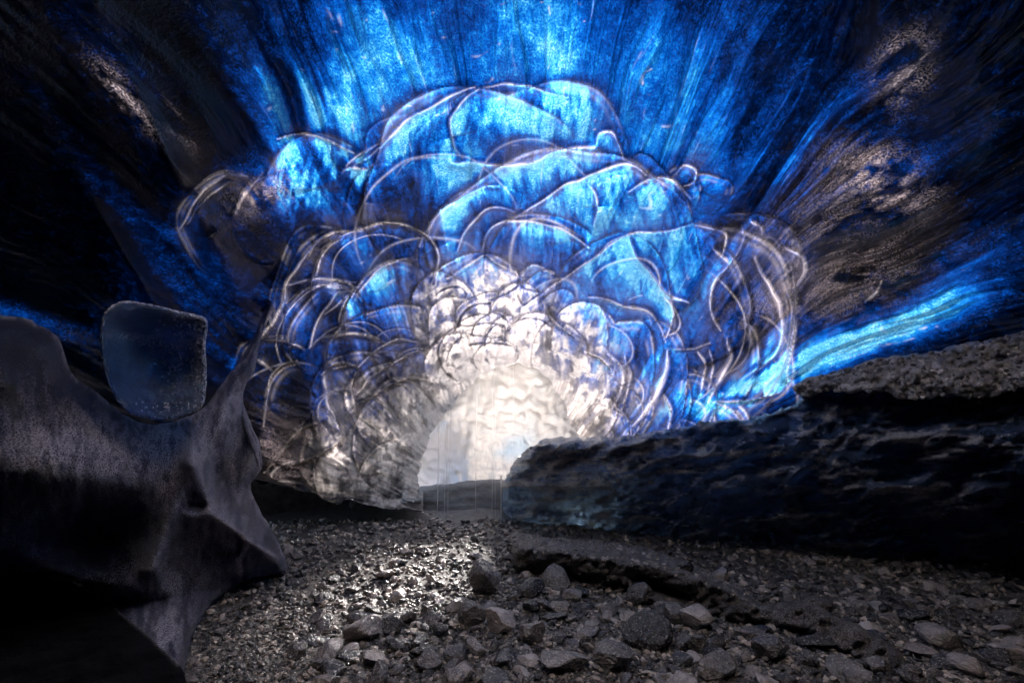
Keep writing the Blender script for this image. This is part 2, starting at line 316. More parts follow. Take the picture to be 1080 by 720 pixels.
def vault():
    def ax1(lo, d0, d1, hi, fine, coarse):
        return np.concatenate([np.arange(lo, d0, coarse), np.arange(d0, d1, fine), np.arange(d1, hi + 1e-6, coarse)])
    az = R(1) * ax1(-180, -52, 52, 180, .11, 2.0)
    el = R(1) * ax1(-24, -24, 52, 90, .105, 2.0)
    A, E = np.meshgrid(az, el)
    D = np.stack([np.sin(A) * np.cos(E), np.cos(A) * np.cos(E), np.sin(E)], -1)
    zf = D @ FWD; zc = np.maximum(zf, .28)
    px = 540 + F * (D @ RT) / zc; py = 360 - F * (D @ UP) / zc
    front = sst(.25, .45, zf)
    base = base_dist(D)
    wx = px + 22 * (fbm(px / 80, py / 80, 1, 2, .35) - .5)
    wy = py + 22 * (fbm(px / 80, py / 80, 5, 2, .35) - .5)
    # flow coordinates along the tunnel
    dx = px - 545; dy = py - 560
    thf = np.arctan2(dx, -dy); dx2 = px - 540; dy2 = py - 455; th2 = np.arctan2(dx2, -dy2)
    mixr = sst(640, 900, px)
    th = thf * (1 - mixr) + th2 * mixr
    lr = np.log(np.hypot(dx, dy) + 40)
    warp = (fbm(th * 3, lr * 2, 3, 3) - .5) * .22
    s1 = fbm((th + warp) * 17, lr * 2.6, 10, 4, .5)
    s2 = ridge((th + warp) * 55, lr * 5, 20, 3)
    s3 = fbm((th + warp * .5) * 140, lr * 14, 30, 3, .6)
    s4 = ridge((th + warp) * 9, lr * 1.3, 40, 3)
    # lift, owner, rim
    lift = np.zeros_like(px); owner = np.full(px.shape, -1, int); rim = np.zeros_like(px); dark = np.zeros_like(px); text = np.zeros_like(px); inr = np.zeros_like(px)
    for i, (cx, cy, rx, ry, rot, h, rm, dr) in enumerate(DOMES):
        m = (np.abs(px - cx) < (max(rx, ry) * 1.3 + 24)) & (np.abs(py - cy) < (max(rx, ry) * 1.3 + 24)) & (zf > .4)
        if not m.any(): continue
        X = wx[m] - cx; Y = wy[m] - cy; a = R(rot)
        u = (X * math.cos(a) + Y * math.sin(a)) / rx; v = (-X * math.sin(a) + Y * math.cos(a)) / ry
        ang = np.arctan2(v, u); pw = 1.85 + .7 * ((i * .618) % 1)
        q = (np.abs(u) ** pw + np.abs(v) ** pw) ** (1 / pw)
        q = q * (1 + .20 * (vn(np.cos(ang) * 1.3 + i, np.sin(ang) * 1.3 + 3, 7) - .5))
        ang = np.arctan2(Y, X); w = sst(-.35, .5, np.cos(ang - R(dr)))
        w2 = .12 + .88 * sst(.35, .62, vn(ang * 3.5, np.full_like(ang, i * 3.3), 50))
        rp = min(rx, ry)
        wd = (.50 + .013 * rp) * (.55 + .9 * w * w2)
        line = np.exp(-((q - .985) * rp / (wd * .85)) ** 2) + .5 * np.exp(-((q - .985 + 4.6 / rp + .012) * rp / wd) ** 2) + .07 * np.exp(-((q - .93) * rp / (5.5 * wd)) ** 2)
        out = np.exp(-np.maximum((q - 1.) * rp / (3.5 * wd), 0) ** 2) * (q > 1.0)
        ins = q < 1
        tx = fbm(u * rx / 5 + i, v * ry / 22, i % 40, 3, .6); TX = text[m]; text[m] = np.where(ins, tx - .5, TX); IR = inr[m]; inr[m] = np.where(ins, np.exp(-((q - .88) / .16) ** 2) * w * w2, IR)
        L = lift[m]; O = owner[m]; Rm = rim[m]; Dk = dark[m]
        prof = .25 + .75 * np.sqrt(np.clip(1 - q * q, 0, 1)) + .05 * np.exp(-((q - .97) / .03) ** 2) * w * w2
        hh = h * (.6 + .4 * w) * min(1., rp / 45 + .25)
        nl = hh * prof
        under = L * .35 * np.clip((q * 1.0), 0, 1)
        L = np.where(ins, nl + under, L)
        O = np.where(ins, i, O)
        Rm = np.where(ins, Rm * .12, Rm)            # rims seen faintly inside the clear ice
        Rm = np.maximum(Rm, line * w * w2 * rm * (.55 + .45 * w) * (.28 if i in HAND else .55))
        Dk = np.where(ins, Dk * .3, Dk); Dk = np.maximum(Dk, out * w * .9)  # shade beyond each scallop rim, painted as darker ice
        lift[m] = L; owner[m] = O; rim[m] = Rm; dark[m] = Dk
    ra = np.random.RandomState(77)
    for i in range(40):
        a = R(ra.uniform(150, 385)); qd = 80 + 165 * ra.rand() ** .9
        cx = 545 + qd * math.cos(a) * 1.15; cy = 455 + qd * math.sin(a) * .98
        rx = qd * ra.uniform(.12, .36); ry = rx * ra.uniform(.6, 1.3); ro = R(ra.uniform(-40, 40))
        dr = (math.degrees(math.atan2(cy - 455, cx - 545)) if cx > 620 else -100) + ra.uniform(-45, 45)
        m = (np.abs(px - cx) < rx * 1.6 + 8) & (np.abs(py - cy) < ry * 1.6 + rx + 8) & (zf > .4)
        X = wx[m] - cx; Y = wy[m] - cy
        u = (X * math.cos(ro) + Y * math.sin(ro)) / rx; v = (-X * math.sin(ro) + Y * math.cos(ro)) / ry
        q = np.hypot(u, v); an = np.arctan2(Y, X)
        w = sst(.1, .75, np.cos(an - R(dr))); wd = .5 + 1.0 * w * ra.rand()
        ln = np.exp(-((q - 1) * min(rx, ry) / wd) ** 2) * w * ra.uniform(.15, .55)
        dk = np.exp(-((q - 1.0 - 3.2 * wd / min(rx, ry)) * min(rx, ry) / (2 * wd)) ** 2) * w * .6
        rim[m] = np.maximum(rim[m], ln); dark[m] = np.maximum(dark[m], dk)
    GI = np.zeros_like(px); GO = np.zeros_like(px); glow = np.zeros_like(px); crest = np.zeros_like(px)
    for wd, st, pts in CREST:
        P_ = np.array(pts); (x0, y0), (x1, y1) = P_.min(0) - 45, P_.max(0) + 45
        m = (px > x0) & (px < x1) & (py > y0) & (py < y1) & (zf > .4)
        jx_ = px[m] + 3 * (vn(px[m] / 16, py[m] / 16, 21) - .5); jy_ = py[m] + 3 * (vn(px[m] / 16, py[m] / 16, 22) - .5)
        d, sl = line_field(jx_, jy_, pts)
        tap = (.35 + .65 * np.sin(np.pi * np.clip(sl, .02, .98)) ** .7) * (.6 + .7 * vn(sl * 5 + P_[0, 0], sl * 0, 23))
        wv = .62 * wd * tap + .35
        ln = np.exp(-(d / wv) ** 2) + .22 * np.where(line_field.side > 0, np.exp(-d / (2.2 + 1.6 * wd)), 0) * np.sin(np.pi * sl)
        fade = np.where((sl <= 0) | (sl >= 1), .4, 1.)
        sd = line_field.side; inn = sd > 0
        R0 = 7 + 5 * wd; endf = np.sin(np.pi * np.clip(sl, 0, 1)) ** .6
        gi = np.where(inn, np.exp(-d / R0), 0) * st * endf; go = np.where(inn, 0, np.exp(-d / (.8 * R0))) * st * endf  # glow inside and shade outside the crest, painted into the brightness
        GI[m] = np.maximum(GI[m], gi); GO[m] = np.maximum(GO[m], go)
        rim[m] = np.maximum(rim[m], ln * st * fade * (.75 * (.25 + .75 * tap)) * (.35 + .65 * sst(.25, .6, vn(sl * 6 + P_[0, 1], sl * 0, 27))))
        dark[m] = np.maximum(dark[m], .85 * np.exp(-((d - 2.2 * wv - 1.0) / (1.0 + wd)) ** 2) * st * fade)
        glow[m] = np.maximum(glow[m], np.exp(-(d / (5 + 3.5 * wd)) ** 2) * st * sst(1.1, 2.6, wd))
        crest[m] = np.maximum(crest[m], np.exp(-(d / (1.6 + 1.6 * wd)) ** 2) * wd)
    for pts in GROOVE:
        P_ = np.array(pts); (x0, y0), (x1, y1) = P_.min(0) - 12, P_.max(0) + 12
        m = (px > x0) & (px < x1) & (py > y0) & (py < y1) & (zf > .4)
        d, sl = line_field(px[m], py[m], pts); g = np.exp(-(d / 1.3) ** 2)
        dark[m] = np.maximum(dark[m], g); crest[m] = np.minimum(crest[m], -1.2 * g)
    dist = base * (1 - lift * front) * (1 - .004 * rim - .006 * crest - .022 * GI + .030 * GO)
    up = sst(-.1, .3, D[..., 2] + .2)
    dist = dist * (1 - front * (.10 * (s1 - .5) + .018 * (s2 - .5)) * (.25 + .75 * sst(180, 330, px)) * (1 - .6 * (owner >= 0)))
    dist = dist * (1 + .10 * (fbm(px / 170, py / 170, 60, 3) - .5) * front)
    # long ridge folding down the left wall
    fold = blob(px, py, 190, 190, 120, 14, 62) + .7 * blob(px, py, 150, 300, 110, 12, 58)
    dist = dist * (1 - .05 * fold)
    z = CAM[2] + dist * D[..., 2]
    zmin = -.35
    kk = np.where(z < zmin, (zmin - CAM[2]) / np.minimum(dist * D[..., 2], -1e-3), 1.)
    dist = dist * np.clip(kk, 0, 1)
    V = CAM + D * dist[..., None]
    # ---- painted light: bright and dark zones of the roof, stored as thickness
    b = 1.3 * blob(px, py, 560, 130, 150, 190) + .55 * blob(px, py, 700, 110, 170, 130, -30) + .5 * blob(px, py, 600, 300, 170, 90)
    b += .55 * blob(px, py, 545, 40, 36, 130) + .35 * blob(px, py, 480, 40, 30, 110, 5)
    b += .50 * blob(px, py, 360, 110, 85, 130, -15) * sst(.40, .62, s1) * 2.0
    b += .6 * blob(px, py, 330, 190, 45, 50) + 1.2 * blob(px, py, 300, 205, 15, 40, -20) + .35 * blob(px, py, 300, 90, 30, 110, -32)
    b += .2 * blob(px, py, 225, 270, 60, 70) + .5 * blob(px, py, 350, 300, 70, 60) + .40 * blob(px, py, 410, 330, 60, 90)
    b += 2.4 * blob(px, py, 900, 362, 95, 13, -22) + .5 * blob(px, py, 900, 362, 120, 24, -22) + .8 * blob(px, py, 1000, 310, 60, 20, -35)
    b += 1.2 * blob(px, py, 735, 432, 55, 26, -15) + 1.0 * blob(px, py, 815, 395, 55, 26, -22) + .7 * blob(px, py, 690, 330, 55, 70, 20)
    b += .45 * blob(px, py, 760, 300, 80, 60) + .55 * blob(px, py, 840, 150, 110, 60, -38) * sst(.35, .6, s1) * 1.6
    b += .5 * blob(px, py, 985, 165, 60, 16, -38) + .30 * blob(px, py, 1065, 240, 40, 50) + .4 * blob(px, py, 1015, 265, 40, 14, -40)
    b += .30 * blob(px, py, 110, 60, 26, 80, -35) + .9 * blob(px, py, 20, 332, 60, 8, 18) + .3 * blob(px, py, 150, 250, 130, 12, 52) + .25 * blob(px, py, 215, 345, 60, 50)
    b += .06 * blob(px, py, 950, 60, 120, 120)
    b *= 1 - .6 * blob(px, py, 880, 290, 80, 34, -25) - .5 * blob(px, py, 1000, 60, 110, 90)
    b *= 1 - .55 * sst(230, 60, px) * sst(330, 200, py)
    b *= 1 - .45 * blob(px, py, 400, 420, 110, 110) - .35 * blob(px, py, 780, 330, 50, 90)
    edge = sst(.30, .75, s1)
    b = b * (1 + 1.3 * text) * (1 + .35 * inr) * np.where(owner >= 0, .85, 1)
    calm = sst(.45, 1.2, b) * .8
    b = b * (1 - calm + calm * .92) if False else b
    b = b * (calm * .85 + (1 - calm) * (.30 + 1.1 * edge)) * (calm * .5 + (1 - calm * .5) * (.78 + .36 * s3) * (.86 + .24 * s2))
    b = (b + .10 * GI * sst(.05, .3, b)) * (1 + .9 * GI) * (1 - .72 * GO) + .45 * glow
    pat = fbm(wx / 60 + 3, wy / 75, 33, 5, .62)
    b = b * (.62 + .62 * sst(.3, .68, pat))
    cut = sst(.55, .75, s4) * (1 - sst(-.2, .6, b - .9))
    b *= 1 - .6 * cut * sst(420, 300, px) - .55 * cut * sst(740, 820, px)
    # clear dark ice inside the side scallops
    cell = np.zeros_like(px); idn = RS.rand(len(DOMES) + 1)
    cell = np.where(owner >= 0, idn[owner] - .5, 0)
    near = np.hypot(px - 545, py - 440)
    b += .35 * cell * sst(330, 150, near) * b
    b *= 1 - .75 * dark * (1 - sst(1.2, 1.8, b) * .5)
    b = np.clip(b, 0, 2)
    thick_light = np.clip(-2.7 * np.log(np.clip(b * .66, 1e-3, 1)) + .45, .72, 22)
    thick_light = np.where(zf < .3, 14, thick_light + 6 * (1 - front))
    fill_m = sst(.74, .88, D[..., 2] + .05 * (fbm(D[..., 0] * 4 + 9, D[..., 1] * 4 + 9, 44, 3) - .5)) * sst(-.15, .2, D[..., 1]) * sst(.78, .45, np.abs(D[..., 0]))
    thick_light = thick_light * (1 - fill_m) + .45 * fill_m
    # ---- white bubbly ice around the mouth
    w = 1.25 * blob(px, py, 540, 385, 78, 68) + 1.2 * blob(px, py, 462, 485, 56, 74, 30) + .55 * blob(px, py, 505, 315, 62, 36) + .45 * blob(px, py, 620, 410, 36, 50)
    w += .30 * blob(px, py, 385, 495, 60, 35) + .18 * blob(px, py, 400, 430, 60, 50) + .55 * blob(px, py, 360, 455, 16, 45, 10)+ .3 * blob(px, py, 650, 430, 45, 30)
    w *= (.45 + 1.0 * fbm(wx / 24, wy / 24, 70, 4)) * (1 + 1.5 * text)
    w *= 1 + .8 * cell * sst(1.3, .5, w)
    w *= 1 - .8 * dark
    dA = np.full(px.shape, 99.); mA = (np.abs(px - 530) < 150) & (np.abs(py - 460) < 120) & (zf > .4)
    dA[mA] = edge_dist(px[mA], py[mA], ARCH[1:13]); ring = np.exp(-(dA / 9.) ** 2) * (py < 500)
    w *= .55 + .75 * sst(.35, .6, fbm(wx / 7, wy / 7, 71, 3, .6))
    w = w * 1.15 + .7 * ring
    white = np.maximum(np.clip(w, 0, 1) ** 1.5 * .97, fill_m * .6)
    # ---- debris bands and gritty patches
    deb = 1.2 * blob(px, py, 925, 190, 42, 24, 20) + 1.2 * blob(px, py, 952, 72, 30, 20, -60) + .26 * blob(px, py, 860, 240, 80, 40, -30) + .3 * blob(px, py, 850, 310, 110, 40, -20)
    deb += .8 * blob(px, py, 130, 100, 40, 10, 48) + .6 * blob(px, py, 188, 140, 26, 8, 60) + .8 * blob(px, py, 270, 205, 30, 16, -35) + .5 * blob(px, py, 300, 205, 12, 14)
    deb += .35 * blob(px, py, 300, 480, 60, 40) 
    deb *= (.35 + .65 * sst(.35, .6, s3)) * sst(.32, .55, fbm((th + warp) * 26, lr * 14, 80, 4, .7)) * 1.15
    deb = np.clip(deb, 0, 1)
    # faint internal fracture lines and painted glints
    crk = sst(.93, .985, ridge(wx / 46, wy / 34, 90, 3)) * sst(.3, .9, b) * .35
    glint = sst(.86, .95, s2) * sst(.35, .9, b) * .22 * sst(.5, .7, s3)
    inner = .5 + .5 * sst(.05, .6, b + white + deb * .4)
    pale_sheen = np.clip(rim * inner * .95 * (1 - .5 * white) + crk + glint, 0, 1)  # rim highlights painted as pale colour along the crests
    pale_sheen += .55 * (blob(px, py, 120, 318, 80, 2.2, 3)) * 0
    pale_sheen = np.clip(pale_sheen, 0, 1) * front
    # ---- faces
    ny, nx = px.shape
    idx = np.arange(ny * nx).reshape(ny, nx)
    q = np.stack([idx[:-1, :-1], idx[:-1, 1:], idx[1:, 1:], idx[1:, :-1]], -1).reshape(-1, 4)
    cxp = (px[:-1, :-1] + px[1:, 1:]).ravel() / 2; cyp = (py[:-1, :-1] + py[1:, 1:]).ravel() / 2; czf = zf[:-1, :-1].ravel()
    jx = cxp + 5 * (vn(cxp / 9, cyp / 9, 3) - .5); jy = cyp + 5 * (vn(cxp / 9, cyp / 9, 4) - .5)
    hole = in_poly(jx, jy, ARCH) & (czf > .3)
    # undercut foot of the vault left of the mouth
    lowx = np.array([230, 270, 330, 400, 450, 560, 640]); lowy = np.array([498, 508, 522, 535, 540, 540, 545])
    cutl = (jy > np.interp(jx, lowx, lowy) + 5 * (vn(jx / 14, jy * 0, 8) - .5)) & (jx > 235) & (jx < 660) & (czf > .3)
    keep = ~(hole | cutl)
    own = owner[:-1, :-1].ravel()
    at = dict(thick_light=thick_light.ravel(), pale_sheen=pale_sheen.ravel(), white=white.ravel(), debris=deb.ravel())
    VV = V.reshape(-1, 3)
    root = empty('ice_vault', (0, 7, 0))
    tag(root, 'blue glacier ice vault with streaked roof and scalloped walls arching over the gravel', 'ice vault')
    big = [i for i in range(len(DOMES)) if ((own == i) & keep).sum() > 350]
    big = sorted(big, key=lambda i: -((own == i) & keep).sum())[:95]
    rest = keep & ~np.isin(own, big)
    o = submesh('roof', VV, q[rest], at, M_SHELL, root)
    thin = (fill_m[:-1, :-1].ravel() > .5)  # faces of the added fill-light roof panel
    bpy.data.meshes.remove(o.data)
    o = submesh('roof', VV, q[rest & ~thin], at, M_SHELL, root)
    submesh('fill_light_roof', VV, q[rest & thin], at, M_FILL, root)  # added out-of-view roof panel that lets fill light into the cave
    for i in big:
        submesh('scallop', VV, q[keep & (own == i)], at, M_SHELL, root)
    for ch in root.children: ch.location = (0, -7, 0)
    # recess behind the undercut foot
    xs = np.arange(200, 700, 3.); ys = np.interp(xs, lowx, lowy) - 3
    dd = ray(xs, ys); dn = dd / np.linalg.norm(dd, axis=-1, keepdims=True)
    b0 = base_dist(dn); p0 = CAM + dn * (b0 * .985)[:, None]
    hz = dn.copy(); hz[:, 2] = 0; hz /= np.linalg.norm(hz, axis=-1, keepdims=True)
    rows = [p0, p0 + hz * .25 + [0, 0, .05], p0 + hz * .9 + [0, 0, .10], p0 + hz * 1.6 + [0, 0, 0.0]]
    last = p0 + hz * 1.9; last[:, 2] = -.4; rows.append(last)
    G = np.stack(rows, 0); m, n_ = G.shape[:2]
    id2 = np.arange(m * n_).reshape(m, n_)
    q2 = np.stack([id2[:-1, :-1], id2[:-1, 1:], id2[1:, 1:], id2[1:, :-1]], -1).reshape(-1, 4)
    sel = ~((np.tile(xs[:-1], m - 1) > 445) & (np.tile(xs[:-1], m - 1) < 560) & (q2[:, 0] >= 0))
    oo = build('undercut', G.reshape(-1, 3), q2[sel], M_SILT, root, dict(pale_sheen=np.zeros(m * n_), debris=np.full(m * n_, .2)))
    oo.location = (0, -7, 0)

# ================================================================ relief bodies from outlines
def smooth_poly(pts, step=3.0, jit=0., seed=0):
    pts = np.asarray(pts, float); n = len(pts); out = []
    for i in range(n):
        p0, p1, p2, p3 = pts[(i - 1) % n], pts[i], pts[(i + 1) % n], pts[(i + 2) % n]
        k = max(2, int(np.linalg.norm(p2 - p1) / step))
        for j in range(k):
            t = j / k
            out.append(.5 * ((2 * p1) + (-p0 + p2) * t + (2 * p0 - 5 * p1 + 4 * p2 - p3) * t * t + (-p0 + 3 * p1 - 3 * p2 + p3) * t ** 3))
    out = np.array(out)
    if jit:
        k = np.arange(len(out)) * .37
        out[:, 0] += jit * (fbm(k, k * 0, seed, 3) - .5) * 2; out[:, 1] += jit * (fbm(k, k * 0 + 5, seed, 3) - .5) * 2
    return out
def edge_dist(px, py, poly):
    d = np.full(px.shape, 1e9); n = len(poly)
    for i in range(n):
        a = poly[i]; b = poly[(i + 1) % n]; e = b - a; L = max(e @ e, 1e-9)
        t = np.clip(((px - a[0]) * e[0] + (py - a[1]) * e[1]) / L, 0, 1)
        d = np.minimum(d, np.hypot(px - a[0] - t * e[0], py - a[1] - t * e[1]))
    return d
vault()

def relief(name, pts, depth, mat, parent, afun, step=2.4, bulge=(30, .15), back=.8, jit=1.5, seed=0, zmin=None):
    """solid body: a modelled front surface, a rounded rim and a back face; outline given as seen from the cave floor"""
    poly = smooth_poly(pts, step * 1.3, jit, seed)
    x0, y0 = poly.min(0); x1, y1 = poly.max(0)
    gx, gy = np.meshgrid(np.arange(x0, x1, step), np.arange(y0, y1, step))
    gx[1::2] += step / 2
    gx = gx.ravel(); gy = gy.ravel()
    k = in_poly(gx, gy, poly); gx = gx[k]; gy = gy[k]
    coarse = poly[::2]
    e = edge_dist(gx, gy, coarse); k = e > step * .8; gx = gx[k]; gy = gy[k]; e = e[k]
    nb = len(poly)
    pts2 = [Vector(p) for p in poly] + [Vector((a, b)) for a, b in zip(gx, gy)]
    vs, _, fs, ov, _, _ = mgeo.delaunay_2d_cdt(pts2, [(i, (i + 1) % nb) for i in range(nb)], [], 1, 1e-4)
    v = np.array([(a.x, a.y) for a in vs])
    tri = np.array([f for f in fs if len(f) == 3], int)
    cen = v[tri].mean(1); tri = tri[in_poly(cen[:, 0], cen[:, 1], poly)]
    ed = edge_dist(v[:, 0], v[:, 1], coarse)
    w, h = bulge
    inf = h * (1 - np.sqrt(np.clip(1 - (1 - np.clip(ed / w, 0, 1)) ** 2, 0, 1)))
    t = depth(v[:, 0], v[:, 1]) + inf
    Vf = P(v[:, 0], v[:, 1], t)
    ec = np.clip(ed / (w * 1.0), 0, 1)
    tb = depth(v[:, 0], v[:, 1]) + h + .02 + back * np.sqrt(np.clip(1 - (1 - ec) ** 2, 0, 1))
    Vb = P(v[:, 0], v[:, 1], tb)
    n = len(v)
    # boundary edges
    E = np.concatenate([tri[:, [0, 1]], tri[:, [1, 2]], tri[:, [2, 0]]]); key = np.sort(E, 1)
    u, inv, cnt = np.unique(key, axis=0, return_inverse=True, return_counts=True)
    be = E[cnt[inv.ravel()] == 1]
    side = np.concatenate([np.stack([be[:, 0], be[:, 1], be[:, 1] + n], 1), np.stack([be[:, 0], be[:, 1] + n, be[:, 0] + n], 1)])
    Fc = np.concatenate([tri[:, ::-1], tri + n, side])
    V = np.concatenate([Vf, Vb])
    if zmin is not None: V[:, 2] = np.maximum(V[:, 2], zmin)
    at = afun(v[:, 0], v[:, 1], ed); at = {a: np.concatenate([b, b * 0]) for a, b in at.items()}
    return build(name, V, Fc, mat, parent, at)

# ---------------- left foreground ice
def seg_line(px, py, pts, w):
    pts = np.asarray(pts, float); d = np.full(px.shape, 1e9); s = np.zeros(px.shape)
    for i in range(len(pts) - 1):
        a, b = pts[i], pts[i + 1]; e = b - a; L = e @ e
        t = np.clip(((px - a[0]) * e[0] + (py - a[1]) * e[1]) / L, 0, 1)
        q = np.hypot(px - a[0] - t * e[0], py - a[1] - t * e[1]); d = np.minimum(d, q)
    return np.exp(-(d / w) ** 2)
BUTT = [(-420, 300), (-200, 320), (0, 332), (40, 342), (62, 358), (76, 394), (100, 412), (124, 432), (150, 446), (185, 444), (216, 428), (236, 402), (262, 372), (276, 340), (268, 392), (254, 410), (262, 440), (274, 470), (275, 496), (264, 512), (276, 540), (292, 568), (303, 600), (285, 606), (255, 614), (225, 636), (205, 668), (196, 705), (190, 760), (150, 860), (-420, 900)]
R1 = [(200, 478), (196, 510), (180, 545), (160, 600)]
R2 = [(205, 490), (225, 540), (250, 560), (290, 590)]
R3 = [(200, 492), (188, 515), (170, 545), (158, 590)]
R4 = [(262, 400), (240, 430), (222, 470), (206, 492)]
R5 = [(214, 432), (206, 460), (202, 490)]
R6 = [(250, 560), (225, 545), (200, 542)]
R7 = [(255, 612), (252, 590), (262, 572), (290, 585)]
def butt_depth(px, py):
    t = np.interp(px, [-420, -100, 80, 200, 300], [1.6, 2.1, 2.7, 3.4, 4.1])
    t = t + .10 * (fbm(px / 60, py / 60, 7, 4) - .5) - .10 * seg_line(px, py, R4, 16) - .16 * seg_line(px, py, R2, 9) - .14 * seg_line(px, py, R1, 12)
    t = t - .30 * blob(px, py, 90, 500, 110, 45, 5) - .12 * seg_line(px, py, R6, 8) - .1 * seg_line(px, py, R5, 6) - .1 * seg_line(px, py, R7, 6)
    t = t + .35 * blob(px, py, 100, 560, 40, 40) + .12 * blob(px, py, 235, 500, 12, 40, -20) + .9 * sst(600, 680, py + .25 * (200 - px) * 0 - (px - 100) * .25)* sst(230, 150, px)
    t = np.minimum(t, ground_t(px, py + 0.) * .90) if True else t
    t = t + .05 * np.sin((px * .8 + py * .25) / 7.) * blob(px, py, 238, 455, 40, 60) + .03 * (ridge(px / 18, py / 30, 9, 3) - .5)
    return t
def butt_attr(px, py, ed):
    f = .55 * np.exp(-(ed / 3.0) ** 2) * (py < 620) + .6 * seg_line(px, py, R4, 5) + .6 * seg_line(px, py, R2, 3) + .5 * seg_line(px, py, R1, 4) + .4 * seg_line(px, py, R5, 3) + .5 * seg_line(px, py, R6, 2.5) + .5 * seg_line(px, py, R7, 2.5)
    f += .75 * blob(px, py, 245, 450, 30, 55, 15) * (.4 + .8 * fbm(px / 5, py / 26, 3, 3)) + .55 * blob(px, py, 110, 478, 60, 30, 10) + .45 * blob(px, py, 185, 470, 22, 60, 5) + .35 * blob(px, py, 240, 560, 50, 60)  # broad light sheen painted on as pale colour
    f += .18 * blob(px, py, 60, 470, 120, 80) + .25 * blob(px, py, 170, 660, 30, 60)
    f += .12 * blob(px, py, 40, 500, 140, 50) + .35 * blob(px, py, 150, 470, 100, 24, 10)
    f += .4 * blob(px, py, 170, 650, 30, 60)
    f *= (.45 + 1.5 * sst(.3, .7, fbm(px / 7, py / 18, 13, 3, .7))) * 1.15 * sst(760, 660, py)
    return dict(pale_sheen=np.clip(f, 0, 1), debris=.10 + .3 * blob(px, py, 190, 590, 90, 90))
butt = empty('ice_buttress', (0, 0, 0))
tag(butt, 'dark rounded ice mass with pale sheen-coloured crests and thin fluted fin, beside the left wall', 'ice formation')
relief('body', BUTT, butt_depth, M_BUTT, butt, butt_attr, 2.2, (26, .35), 1.0, 1.2, 1, zmin=-.3)
SHADE = [(-420, 560), (-100, 590), (0, 600), (60, 604), (100, 622), (140, 655), (178, 688), (196, 716), (196, 780), (150, 870), (-420, 900)]  # black sheet laid in as painted shade under the ice mass
bk = relief('shade_sheet', SHADE, lambda x, y: np.minimum(butt_depth(x, y), ground_t(x, y) * .90) - .10 + .05 * fbm(x / 14, y / 14, 3, 3), M_SHADE, None, lambda x, y, e: dict(pale_sheen=.35 * np.exp(-(e / 2.5) ** 2) * (y > 612) * (x < 190), debris=x * 0), 3.0, (14, .12), .2, 2., 31, zmin=-.3)
tag(bk, 'black sheet standing in for deep shadow at the lower left, under the pale-crested ice mass', 'shade sheet')
# twisted fin climbing to the vault
FIN = [(298, 292), (290, 322), (280, 344), (270, 372), (262, 398), (256, 420), (262, 446), (272, 474), (274, 494), (264, 470), (252, 442), (243, 420), (236, 404), (250, 384), (264, 362), (276, 334), (286, 308)]
relief('fin', FIN, lambda x, y: np.interp(y, [290, 400, 500], [5.6, 4.2, 3.65]) - .12 * np.exp(-((x - np.interp(y, [290, 345, 400, 440, 494], [293, 279, 251, 258, 270])) / 4) ** 2), M_BUTT, butt,
       lambda x, y, e: dict(pale_sheen=np.clip(.35 + .75 * np.exp(-(e / 2.2) ** 2), 0, 1) * (.6 + .5 * fbm(x / 4, y / 20, 4, 3)), debris=x * 0), 1.6, (7, .12), .12, .6, 3)
# scooped lens of clear ice
LENS = [(108, 334), (118, 322), (134, 317), (160, 321), (190, 328), (214, 334), (219, 342), (217, 362), (218, 390), (217, 414), (212, 430), (195, 438), (175, 444), (152, 440), (134, 434), (122, 420), (112, 396), (106, 364)]
def lens_attr(x, y, e):
    f = 1.2 * np.exp(-(e / 1.9) ** 2) * (.5 + .9 * vn(x / 12, y / 12, 3)) + .6 * sst(.52, .7, fbm(x / 2.5, y / 2.5, 8, 3, .8)) * (blob(x, y, 190, 370, 40, 50) + blob(x, y, 165, 430, 60, 14)) + .45 * blob(x, y, 150, 358, 55, 7, 10) + .35 * blob(x, y, 210, 385, 10, 50) + .3 * blob(x, y, 190, 350, 30, 14)
    return dict(pale_sheen=np.clip(f, 0, 1), debris=.5 * blob(x, y, 180, 380, 40, 50) * sst(.4, .6, fbm(x / 4, y / 4, 5, 3)))
relief('lens', LENS, lambda x, y: 2.72 + (x - 160) * .004 + .38 * blob(x, y, 165, 385, 42, 42) + .04 * fbm(x / 12, y / 12, 3, 3), M_LENS, butt, lens_attr, 1.7, (4, .04), .30, .5, 5)

# ---------------- right ice shelf
SHELF = [(531, 512), (538, 492), (551, 477), (568, 466), (590, 462), (640, 461), (690, 456), (735, 446), (790, 440), (830, 430), (850, 416), (900, 402), (960, 392), (1020, 384), (1080, 372), (1250, 340), (1500, 300), (1500, 640), (1250, 612), (1080, 596), (960, 588), (880, 580), (800, 575), (720, 570), (660, 566), (610, 566), (580, 558), (556, 556), (540, 548), (530, 535)]
def shelf_depth(x, y):
    t = np.interp(x, [520, 560, 700, 850, 1080, 1500], [6.6, 6.1, 5.2, 4.5, 3.5, 2.6])
    t = t + .55 * sst(500, 580, y) - .12 + .5 * sst(470, 400, y) * sst(760, 900, x)
    t = t + .62 * (.5 - ridge((x + y * .6) / 75, y / 34, 11, 4)) + .26 * (.5 - ridge((x + y) / 24, y / 15, 12, 3))
    t = t + .25 * blob(x, y, 850, 445, 45, 14, 8)
    return t
